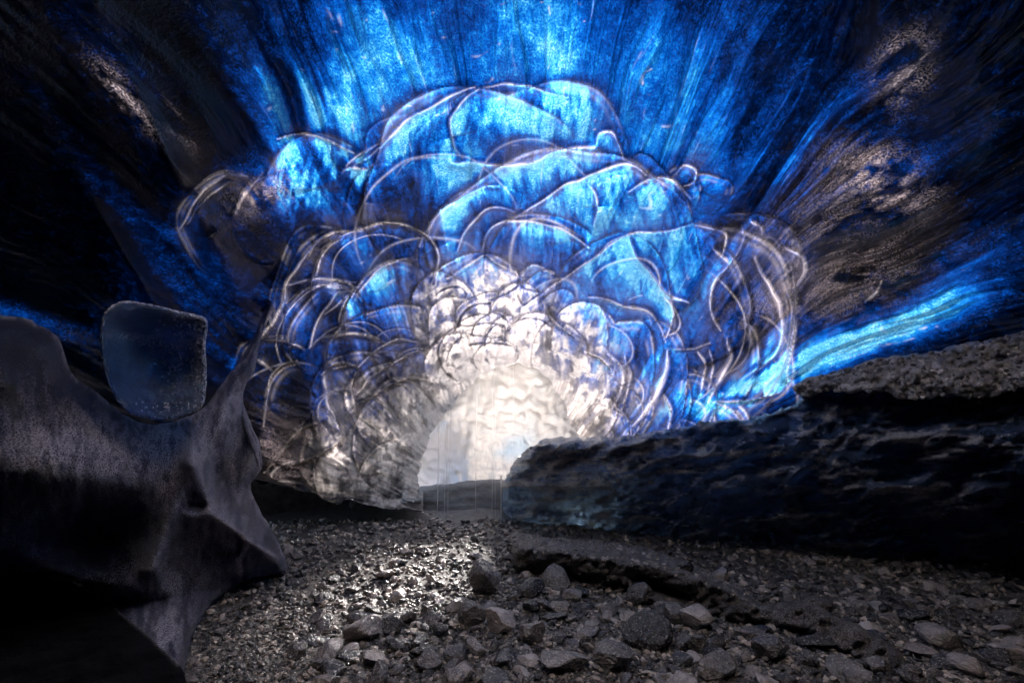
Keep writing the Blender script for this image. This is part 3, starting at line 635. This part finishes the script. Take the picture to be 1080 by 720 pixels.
def shelf_attr(x, y, e):
    r = ridge((x + y * .6) / 75, y / 34, 11, 4); r2 = ridge((x + y) / 24, y / 15, 12, 3); r3 = ridge((x + 1.2 * y) / 16, y / 9, 15, 2)
    r4 = ridge((x + .5 * y + 40 * fbm(x / 40, y / 30, 18, 2)) / 70, (y + .12 * x + 14 * fbm(x / 30, y / 30, 19, 2)) / 11, 17, 3); r5 = ridge((x + .8 * y) / 30, (y + .1 * x + 10 * fbm(x / 25, y / 25, 20, 2)) / 6, 23, 2)
    ln = sst(.70, .86, r4) * .8 + sst(.80, .95, r5) * .4 + sst(.74, .88, r2) * .4
    f = ln * (.25 + .9 * sst(.4, .75, r)) * (.4 + .9 * blob(x, y, 600, 520, 100, 60) + .6 * blob(x, y, 860, 490, 190, 60))  # silvery glints painted as pale lines on the shelf face
    f = f * 1.6 + .5 * ln * sst(.3, .6, r) * sst(1000, 800, x)
    f += .7 * ridge(x / 14, y / 9, 27, 3) ** 3 * blob(x, y, 585, 515, 70, 45) + .6 * blob(x, y, 570, 545, 45, 16) * fbm(x / 5, y / 5, 3, 3) + .8 * np.exp(-(e / 2.) ** 2) * (x < 860) * (y < 500) * vn(x / 9, y / 9, 3)
    f += .4 * blob(x, y, 920, 500, 110, 26, -25) * sst(.5, .7, fbm((x + 2 * y) / 60, (y * 1.0 - x * .3) / 9, 16, 3))
    return dict(pale_sheen=np.clip(f, 0, 1), debris=.95 * blob(x, y, 585, 505, 60, 45) * (.5 + .5 * fbm(x / 12, y / 9, 28, 3)) + .4 * blob(x, y, 640, 475, 70, 18) + .35 * blob(x, y, 700, 480, 60, 30) + .08)
shelf = empty('ice_shelf', (0, 0, 0))
tag(shelf, 'long dark undercut shelf of wrinkled ice with gritty top, right of the tunnel mouth', 'ice shelf')
relief('body', SHELF, shelf_depth, M_SHELF, shelf, shelf_attr, 2.0, (14, .25), 1.6, 5.0, 7)
BAND = [(835, 408), (852, 398), (880, 392), (930, 378), (985, 370), (1030, 360), (1080, 350), (1200, 325), (1300, 320), (1300, 380), (1180, 395), (1080, 408), (1040, 420), (1000, 416), (960, 422), (930, 412), (900, 414), (870, 412), (850, 418)]
def grit(x, y, e): return dict(rnd=.35 + .65 * fbm(x / 5, y / 4, 5, 3), pale_sheen=x * 0, debris=x * 0)
relief('gravel_crust', BAND, lambda x, y: np.interp(x, [835, 1080, 1300], [4.55, 3.45, 2.9]) + .1 - .008 * (y - 380) - .22 * fbm(x / 10, y / 7, 21, 4, .65) - .25 * (fbm(x / 50, y / 30, 22, 3) - .5), M_GRAVB, shelf, grit, 2.0, (8, .12), .6, 3.0, 8)

def rubble(poly, dfun, mat, parent, n_, sizes, x0, x1, y0, y1, ok=lambda x, y: True, sd=8):
    rs = np.random.RandomState(sd); pr = [unit_stone(700 + k, 1) for k in range(8)]; poly = np.array(poly, float)
    Vs, Fs, Rn = [], [], []; off = 0
    for i in range(n_):
        x = rs.uniform(x0, x1); y = rs.uniform(y0, y1)
        if not ok(x, y): continue
        if not in_poly(np.array([x]), np.array([y]), poly)[0]: continue
        t = float(dfun(np.array([x]), np.array([y]))[0]) + .01; v, f = pr[rs.randint(8)]
        sc = rs.choice(sizes, p=[.55, .35, .1])
        Vs.append((v * sc * np.array([1.2, 1, .7])) @ rotm(rs, .6).T + P(np.array(x), np.array(y), np.array(t))); Fs.append(f + off); off += len(v); Rn.append(np.full(len(v), rs.rand() ** .6))
    o = build('rubble', np.concatenate(Vs), np.concatenate(Fs), mat, parent, dict(rnd=np.concatenate(Rn)), smooth=False)
    o['kind'] = 'stuff'
def crust_d(x, y): return np.interp(x, [835, 1080, 1300], [4.55, 3.45, 2.9]) + .1 - .008 * (y - 380) - .22 * fbm(x / 10, y / 7, 21, 4, .65) - .25 * (fbm(x / 50, y / 30, 22, 3) - .5)

# ================================================================ alcove of white ice beyond the mouth
def alcove():
    xs = np.arange(395, 690, 2.2); ys = np.arange(335, 572, 2.2)
    X, Y = np.meshgrid(xs, ys)
    rr = np.hypot((X - 530) / 120, (Y - 470) / 110)
    t = 10.9 - 1.4 * rr ** 2
    wx = X + 18 * (fbm(X / 40, Y / 40, 31, 3) - .5); wy = Y + 18 * (fbm(X / 40, Y / 40, 34, 3) - .5)
    r1 = ridge(wx / 13, wy / 13, 41, 4); r2 = ridge(wx / 9, wy / 9, 45, 3)
    t = t + .10 * (.5 - r1) + .10 * (.5 - r2) - 1.5 * sst(500, 440, X) * sst(430, 470, Y) * .6
    # deeper passage
    ps = blob(X, Y, 545, 474, 30, 20, -25); t = t + .0 * ps
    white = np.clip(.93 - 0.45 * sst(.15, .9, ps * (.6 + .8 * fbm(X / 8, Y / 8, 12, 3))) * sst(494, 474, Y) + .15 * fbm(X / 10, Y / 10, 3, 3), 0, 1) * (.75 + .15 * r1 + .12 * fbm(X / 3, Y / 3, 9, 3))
    thick_light = .5 + 0 * r1 + .4 * fbm(X / 20, Y / 20, 4, 3)
    pale_sheen = .25 * sst(.82, .93, r2)
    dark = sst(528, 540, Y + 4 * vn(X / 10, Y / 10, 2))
    V = P(X, Y, t).reshape(-1, 3); V[:, 2] = np.maximum(V[:, 2], -.2)
    m, n = X.shape; idx = np.arange(m * n).reshape(m, n)
    q = np.stack([idx[:-1, :-1], idx[:-1, 1:], idx[1:, 1:], idx[1:, :-1]], -1).reshape(-1, 4)
    rim = (np.hypot((X - 530) / 98, np.minimum(Y - 470, 0) / 98) + .06 * (vn(X / 9, Y / 9, 5) - .5))[:-1, :-1].ravel(); q = q[rim < 1]
    thick_light = thick_light * (1 - dark) + 12 * dark; white = white * (1 - dark)
    a = dict(thick_light=thick_light.ravel(), white=white.ravel(), pale_sheen=np.clip(pale_sheen * (1 - dark), 0, 1).ravel(), debris=(.15 * dark).ravel())
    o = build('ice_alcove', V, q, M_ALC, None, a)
    tag(o, 'pale white ice alcove glowing inside the tunnel mouth', 'ice alcove')
alcove()

# ================================================================ floor
def hgt(x, y):
    h = .16 * (fbm(x * .5 + 9, y * .5, 51, 3) - .5) + .05 * (fbm(x * 2, y * 2, 52, 3) - .5)
    h = h + .25 * sst(1.0, 3.5, x) * sst(7, 4, y) * .4
    return h
def floor():
    xs = np.concatenate([np.arange(-14, -5, .5), np.arange(-5, 6, .045), np.arange(6, 14, .5)])
    ys = np.concatenate([np.arange(-14, .8, .5), np.arange(.8, 8, .045), np.arange(8, 24, .5)])
    X, Y = np.meshgrid(xs, ys)
    Z = hgt(X, Y) + .03 * (fbm(X * 9, Y * 9, 55, 3) - .5)
    m, n = X.shape; idx = np.arange(m * n).reshape(m, n)
    q = np.stack([idx[:-1, :-1], idx[:-1, 1:], idx[1:, 1:], idx[1:, :-1]], -1).reshape(-1, 4)
    o = build('ground', np.stack([X, Y, Z], -1).reshape(-1, 3), q, M_SILT, None, dict(pale_sheen=np.zeros(m * n), debris=np.full(m * n, .5)))
    tag(o, 'dark wet silt floor of the cave', kind='structure')
floor()

# unit stones
import bmesh
def unit_stone(seed, sub=2):
    bm = bmesh.new(); bmesh.ops.create_icosphere(bm, subdivisions=sub, radius=1)
    v = np.array([a.co[:] for a in bm.verts]); f = np.array([[b.index for b in a.verts] for a in bm.faces]); bm.free()
    rs = np.random.RandomState(seed)
    for k in range(13 if sub >= 3 else 9):               # chop flat facets
        nrm = rs.randn(3); nrm /= np.linalg.norm(nrm); d = rs.uniform(.48, .85)
        s = v @ nrm; v = v - np.outer(np.maximum(s - d, 0), nrm) * .9
    v += .05 * rs.randn(*v.shape) * (1 if sub < 3 else .25)
    if sub >= 3: v *= (1 + .10 * (fbm(v[:, 0] * 2 + seed, v[:, 1] * 2 + v[:, 2] * 1.7, seed, 4) - .5))[:, None]
    return v, f
def rotm(rs, tilt=.5):
    a = rs.uniform(0, 6.28); b = rs.normal(0, tilt); c = rs.normal(0, tilt)
    ca, sa, cb, sb, cc, sc = math.cos(a), math.sin(a), math.cos(b), math.sin(b), math.cos(c), math.sin(c)
    return np.array([[cb, 0, sb], [0, 1, 0], [-sb, 0, cb]]) @ np.array([[1, 0, 0], [0, cc, -sc], [0, sc, cc]]) @ np.array([[ca, -sa, 0], [sa, ca, 0], [0, 0, 1]])

# big stones the photograph shows one by one: px, py(base centre), width px, height px, label
BIG = [
 (513, 632, 40, 44, 'flat leaning pale boulder at the middle of the gravel, left of the silt slab'),
 (560, 634, 30, 22, 'rounded grey stone at the foot of the silt slab'),
 (586, 628, 34, 30, 'smooth round stone tucked below the dark face of the slab'),
 (604, 640, 22, 18, 'dark blocky stone below the slab, touching the round ones'),
 (676, 642, 34, 30, 'upright purplish stone with a peaked top, lower right of the slab'),
 (686, 684, 54, 42, 'largest rounded speckled boulder in the lower middle of the gravel'),
 (716, 660, 26, 24, 'round purple grey stone just right of the speckled boulder'),
 (740, 668, 40, 28, 'broad tan stone right of the speckled boulder'),
 (760, 612, 18, 14, 'pale rounded cobble resting on the silt slab'),
 (722, 602, 16, 14, 'dull cobble resting on the slab near its crest'),
 (410, 668, 28, 24, 'round grey stone left of the dark wedge stone'),
 (380, 676, 44, 28, 'long dark flat stone on the lower left gravel'),
 (498, 660, 32, 30, 'black wedge shaped stone in the middle foreground'),
 (528, 668, 34, 32, 'blue tinted dark stone in the middle foreground'),
 (560, 682, 32, 24, 'dark oval stone beside the blue tinted one'),
 (650, 712, 46, 30, 'low dark rock at the bottom edge below the speckled boulder'),
 (820, 700, 40, 26, 'tan rounded stone right of the lower ridge of silt'),
 (878, 690, 60, 20, 'long flat slab shaped stone lying tilted in the lower right'),
 (868, 648, 38, 18, 'pale elongated stone above the long flat one'),
 (312, 692, 28, 18, 'dark low stone at the left end of the gravel'),
 (392, 702, 30, 20, 'squat grey stone near the bottom left of the gravel'),
 (450, 704, 34, 22, 'rough grey stone near the bottom, below the round one'),
 (1000, 690, 44, 24, 'dim brown rock at the far right of the floor'),
 (1040, 660, 34, 16, 'small pale rock at the far right edge in shadow'),
 (940, 616, 22, 12, 'pale cobble on the gravel under the right shelf'),
 (600, 716, 60, 26, 'broad dark rock cropped by the bottom edge in the middle'),
 (760, 716, 54, 26, 'brownish rock cropped by the bottom edge, right of the middle'),
 (350, 612, 16, 10, 'small pale flat stone on the bright left gravel'),
 (312, 590, 14, 12, 'grey stone by the tip of the left ice mass'),
 (318, 606, 10, 8, 'tiny pale stone under the tip of the left ice mass'),
]
SLOW = ([541, 548, 570, 600, 630, 650, 664, 690, 712, 740, 780, 812], [590, 610, 626, 634, 622, 612, 618, 636, 640, 648, 656, 652])
SCR = ([540, 600, 660, 720, 780, 812], [574, 584, 592, 604, 628, 650])
def sl_d(x, y):
    yc = np.interp(x, *SCR)
    tf = np.interp(x, [540, 600, 690, 760, 812], [4.2, 3.85, 3.58, 3.35, 3.2])
    t = tf + np.where(y < yc, (yc - y) * .045, -.004 * (y - yc)) + .12 * (ridge(x / 22, y / 14, 61, 3) - .5) + .10 * (fbm(x / 7, y / 7, 62, 3) - .5)
    t = t + .30 * blob(x, y, 590, 612, 50, 14, 5) + .25 * blob(x, y, 700, 622, 40, 8, 20)
    return np.minimum(t, ground_t(x, y) * 1.02)
def sl_d_probe(x, y): return sl_d(np.array([float(x)]), np.array([float(y)]))[0] - .02
occ = []
rsb = np.random.RandomState(3)
for k, (x, y, w, h, lab) in enumerate(BIG):
    t = float(ground_t(x, y + 1)); p = P(np.array(x), np.array(y), np.array(t))
    W = w * t / F / 2; H = h * t / F / 2
    v, f = unit_stone(100 + k, 4)
    v = v @ rotm(rsb, .35).T
    v = v / np.abs(v).max(0)
    v = v * np.array([W, min(W, H * 1.6) * .95, H])
    z0 = float(hgt(p[0], p[1])); py_ = p[1] + W * .5
    zz = z0 + H * .72
    if 'on the silt slab' in lab or 'on the slab' in lab:
        zz = None
    o = build('boulder' if w > 38 else 'stone', v, f, M_ROCK, None, {}, smooth=False)
    o.location = (p[0], py_, zz if zz is not None else z0 + H + .30)
    if zz is None:
        tt = float(sl_d_probe(x, y - h * .2)); q = P(np.array(x), np.array(y - h * .4), np.array(tt)); o.location = q
    tag(o, lab, 'boulder' if w > 38 else 'stone')
    occ.append((p[0], py_, W))
occ = np.array(occ)

# medium stones: countable, alike
protos = []
for k in range(8):
    v, f = unit_stone(300 + k, 4); protos.append((v, f))
pm = []
for k, (v, f) in enumerate(protos):
    me_o = None; pm.append(None)
rubble(BAND, crust_d, M_GRAVB, shelf, 3600, [.010, .017, .030], 838, 1290, 325, 420)
def place_medium():
    rs = np.random.RandomState(11); n = 0; tries = 0
    while n < 235 and tries < 6000:
        tries += 1
        x = rs.uniform(285, 1075); y = 575 + 150 * rs.rand() ** .8
        if x < 330 and y > 620: continue
        if 540 < x < 800 and y < 560 + (x - 540) * .33 + 30: continue
        t = float(ground_t(x, y)); p = P(np.array(x), np.array(y), np.array(t))
        s = rs.uniform(.035, .075) * (1 if y < 640 else 1.15)
        if len(occ) and (np.hypot(occ[:, 0] - p[0], occ[:, 1] - p[1]) < occ[:, 2] + s * .7).any(): continue
        k = rs.randint(8)
        if pm[k] is None:
            o = build('stone', protos[k][0], protos[k][1], M_ROCK, None, {}, smooth=False); pm[k] = o
        else:
            o = pm[k].copy(); C.objects.link(o)
        o.scale = (s * rs.uniform(.8, 1.4), s * rs.uniform(.7, 1.2), s * rs.uniform(.45, .8))
        o.rotation_euler = (rs.normal(0, .3), rs.normal(0, .3), rs.uniform(0, 6.28))
        o.location = (p[0], p[1], float(hgt(p[0], p[1])) + o.scale[2] * .55)
        tag(o, 'fist sized wet grey stone lying in the gravel of the cave floor', 'stone', 'loose stones on the gravel floor')
        n += 1
place_medium()

def gravel():
    rs = np.random.RandomState(5)
    protos = [unit_stone(500 + k, 1) for k in range(10)] + [unit_stone(520 + k, 2) for k in range(6)]
    Vs, Fs, Rn = [], [], []; off = 0
    def put(x, y, s, near):
        nonlocal off
        k = rs.randint(10, 16) if near else rs.randint(10)
        v, f = protos[k]
        sc = np.array([rs.uniform(.8, 1.5), rs.uniform(.7, 1.1), rs.uniform(.4, .8)]) * s
        vv = (v * sc) @ rotm(rs, .35).T + [x, y, float(hz_) + s * rs.uniform(.1, .7)]
        Vs.append(vv); Fs.append(f + off); Rn.append(np.full(len(v), rs.rand())); off += len(v)
    N = 22000
    # even on the picture-plane density falls with distance: sample by ground area with growing size
    for i in range(N):
        px = rs.uniform(-60, 1130) if i % 3 == 0 else rs.uniform(200, 1060); py = 548 + 205 * rs.rand() ** 1.0
        t = float((0 - 1.3) / min(float(ray(px, py)[2]), -1e-3)); p = CAM + ray(px, py) * t
        hz_ = hgt(p[0], p[1])
        s = t * rs.choice([.0034, .0048, .0068, .0095], p=[.45, .32, .17, .06]) * 1.0
        put(p[0], p[1], s, t < 4.0)
    o = build('gravel', np.concatenate(Vs), np.concatenate(Fs), M_PEB, None, dict(rnd=np.concatenate(Rn)), smooth=False)
    tag(o, 'wet grey gravel and pebbles spread over the cave floor', 'gravel', kind='stuff')
gravel()

# ================================================================ silt slabs
slab = empty('silt_slab', (0, 0, 0))
tag(slab, 'long frozen silt slab with dark broken face, in front of the ice shelf', 'silt slab')
SL = [(541, 562), (560, 564), (600, 567), (640, 570), (690, 580), (730, 594), (770, 610), (800, 632), (812, 650), (780, 656), (740, 648), (712, 640), (690, 636), (664, 618), (650, 612), (630, 622), (600, 634), (570, 626), (548, 610), (541, 590)]
relief('block', SL, sl_d, M_SILT, slab, lambda x, y, e: dict(pale_sheen=.35 * sst(.45, .75, fbm(x / 5, y / 3, 4, 3)) * np.exp(-((y - np.interp(x, [540, 600, 660, 720, 780, 812], [566, 574, 582, 596, 618, 645])) / 11) ** 2), debris=.35 + .5 * np.exp(-(e / 9) ** 2)), 1.9, (7, .10), .7, 2.5, 9, zmin=-.1)
rubble(SL, sl_d, M_PEB, slab, 3000, [.008, .013, .024], 542, 812, 562, 655, ok=lambda x, y: y < np.interp(x, *SCR) + 4 or (int(x * 7 + y * 13) % 9 == 0), sd=12)
RG = [(790, 640), (820, 636), (850, 634), (880, 648), (915, 664), (950, 688), (960, 712), (930, 712), (890, 690), (850, 668), (815, 660)]
rg = relief('silt_ridge', RG, lambda x, y: ground_t(x, np.interp(x, [790, 960], [665, 715])) - .05 + .10 * (fbm(x / 8, y / 8, 71, 4) - .5) + .012 * (700 - y) * .3, M_SILT, None,
            lambda x, y, e: dict(pale_sheen=.25 * sst(.5, .7, fbm(x / 5, y / 4, 5, 3)), debris=x * 0 + .6), 1.9, (8, .12), .4, 2.5, 10, zmin=-.1)
tag(rg, 'low ridge of gritty silt running towards the lower right stones', 'silt ridge')

# ================================================================ icicles under the mouth
def icicle(px, y0, y1, t, r, lab, grp='icicles hanging under the tunnel mouth'):
    top = P(np.array(px), np.array(y0), np.array(t)); bot = P(np.array(px), np.array(y1), np.array(t))
    n = 10; m = 8; V = []; L = top[2] - bot[2]
    for i in range(n + 1):
        s = i / n; rr = r * (1 - s) ** .7 * (1 + .25 * math.sin(i * 2.1 + px)) + r * .12
        for j in range(m):
            a = j * 2 * math.pi / m; V.append((rr * math.cos(a), rr * math.sin(a), -L * s))
    Fc = [(i * m + j, i * m + (j + 1) % m, (i + 1) * m + (j + 1) % m, (i + 1) * m + j) for i in range(n) for j in range(m)]
    o = build('icicle', np.array(V), np.array(Fc), M_DRIP, None, {}); o.location = (top[0], top[1], top[2])
    tag(o, lab, 'icicle', grp)
icicle(528.5, 500, 556, 6.35, .009, 'longest thin icicle, at the left end of the ice shelf')
def strand(px, y0, y1, t, r):
    top = P(np.array(px), np.array(y0), np.array(t)); L = float(top[2] - P(np.array(px), np.array(y1), np.array(t))[2]); n = 24; m = 5; V = []
    for i in range(n + 1):
        q = i / n; rr = r * (.35 + .9 * abs(math.sin(i * 1.7 + px)) ** 2)
        for j in range(m): a = j * 2 * math.pi / m; V.append((rr * math.cos(a) + .004 * math.sin(q * 5 + px), rr * math.sin(a), -L * q))
    Fc = [(i * m + j, i * m + (j + 1) % m, (i + 1) * m + (j + 1) % m, (i + 1) * m + j) for i in range(n) for j in range(m)]
    o = build('water_strand', np.array(V), np.array(Fc), M_DRIP, None, {}); o.location = tuple(top)
    tag(o, 'thin strand of meltwater dripping from the arch across the tunnel mouth', 'water drip', 'meltwater strands falling at the tunnel mouth')
for x, a, b, r in ((463, 442, 549, .005), (470.5, 436, 548, .002), (474, 430, 545, .002), (503, 396, 549, .004), (519.5, 388, 552, .003), (523, 387, 550, .002), (541, 384, 548, .002)):
    strand(x, a, b, 7.0, r)

LEDGE = [(372, 524), (410, 518), (450, 512), (490, 509), (528, 507), (545, 530), (545, 554), (470, 552), (400, 552), (374, 549)]
ld = relief('frozen_ledge', LEDGE, lambda x, y: 7.15 - .04 * (530 - y) * -1 * 0 + .018 * (548 - y) + .12 * (fbm(x / 16, y / 5, 81, 4) - .5), M_SILT, None,
            lambda x, y, e: dict(pale_sheen=.5 * np.exp(-(e / 2.) ** 2) * vn(x / 6, y / 6, 3) * (y < 535), debris=x * 0 + .12), 1.8, (6, .1), .5, 1.5, 14, zmin=-.1)
tag(ld, 'low dark frozen ledge closing the foot of the tunnel mouth', 'ledge')

def mist():
    bm = bmesh.new(); bmesh.ops.create_icosphere(bm, subdivisions=3, radius=1)
    v = np.array([a.co[:] for a in bm.verts]); f = np.array([[b.index for b in a.verts] for a in bm.faces]); bm.free()
    v = v * [1.9, 1.7, 1.25] + [-.35, 7.7, 1.2]
    n = NT('spray_mist')
    pv = n.n('ShaderNodeVolumePrincipled', inp={'Density': .10, 'Color': (1, .88, .79, 1), 'Anisotropy': .3})
    o = n.n('ShaderNodeOutputMaterial'); n.t.links.new(pv.outputs[0], o.inputs['Volume'])
    m = build('mist', v, f, n.m, None, {})
    tag(m, 'thin bright mist hanging in the tunnel mouth', 'mist', kind='stuff')
mist()

# ================================================================ light
w = bpy.data.worlds.new('World'); S.world = w; w.use_nodes = True
nt = w.node_tree; bg = nt.nodes['Background']
sky = nt.nodes.new('ShaderNodeTexSky'); sky.sky_type = 'NISHITA'; sky.sun_disc = False
SE, SA = 26, 13                                    # sun beyond the tunnel mouth, a little to the right
sky.sun_elevation = R(SE); sky.sun_rotation = R(SA)
nt.links.new(sky.outputs[0], bg.inputs[0]); bg.inputs[1].default_value = .12
sun = bpy.data.lights.new('sun', 'SUN'); sun.energy = 5; sun.angle = R(10); sun.color = (1, .95, .90)
so = bpy.data.objects.new('sun', sun); C.objects.link(so)
dirv = Vector((math.sin(R(SA)) * math.cos(R(SE)), math.cos(R(SA)) * math.cos(R(SE)), math.sin(R(SE))))
so.rotation_euler = dirv.to_track_quat('Z', 'Y').to_euler()

cd = bpy.data.cameras.new('camera'); cam = bpy.data.objects.new('camera', cd); C.objects.link(cam)
cd.sensor_width = 36; cd.lens = 36 * F / 1080; cd.clip_end = 500; cd.clip_start = .02
cam.location = CAM; cam.rotation_euler = (R(90) + PITCH, 0, 0)
S.camera = cam
S.view_settings.view_transform = 'Standard'; S.view_settings.look = 'None'; S.view_settings.gamma = 1
S.view_settings.exposure = 2.1
S.cycles.use_denoising = True
S.cycles.max_bounces = 8; S.cycles.diffuse_bounces = 5; S.cycles.glossy_bounces = 3; S.cycles.transmission_bounces = 6; S.cycles.caustics_refractive = True
S.cycles.sample_clamp_indirect = 6
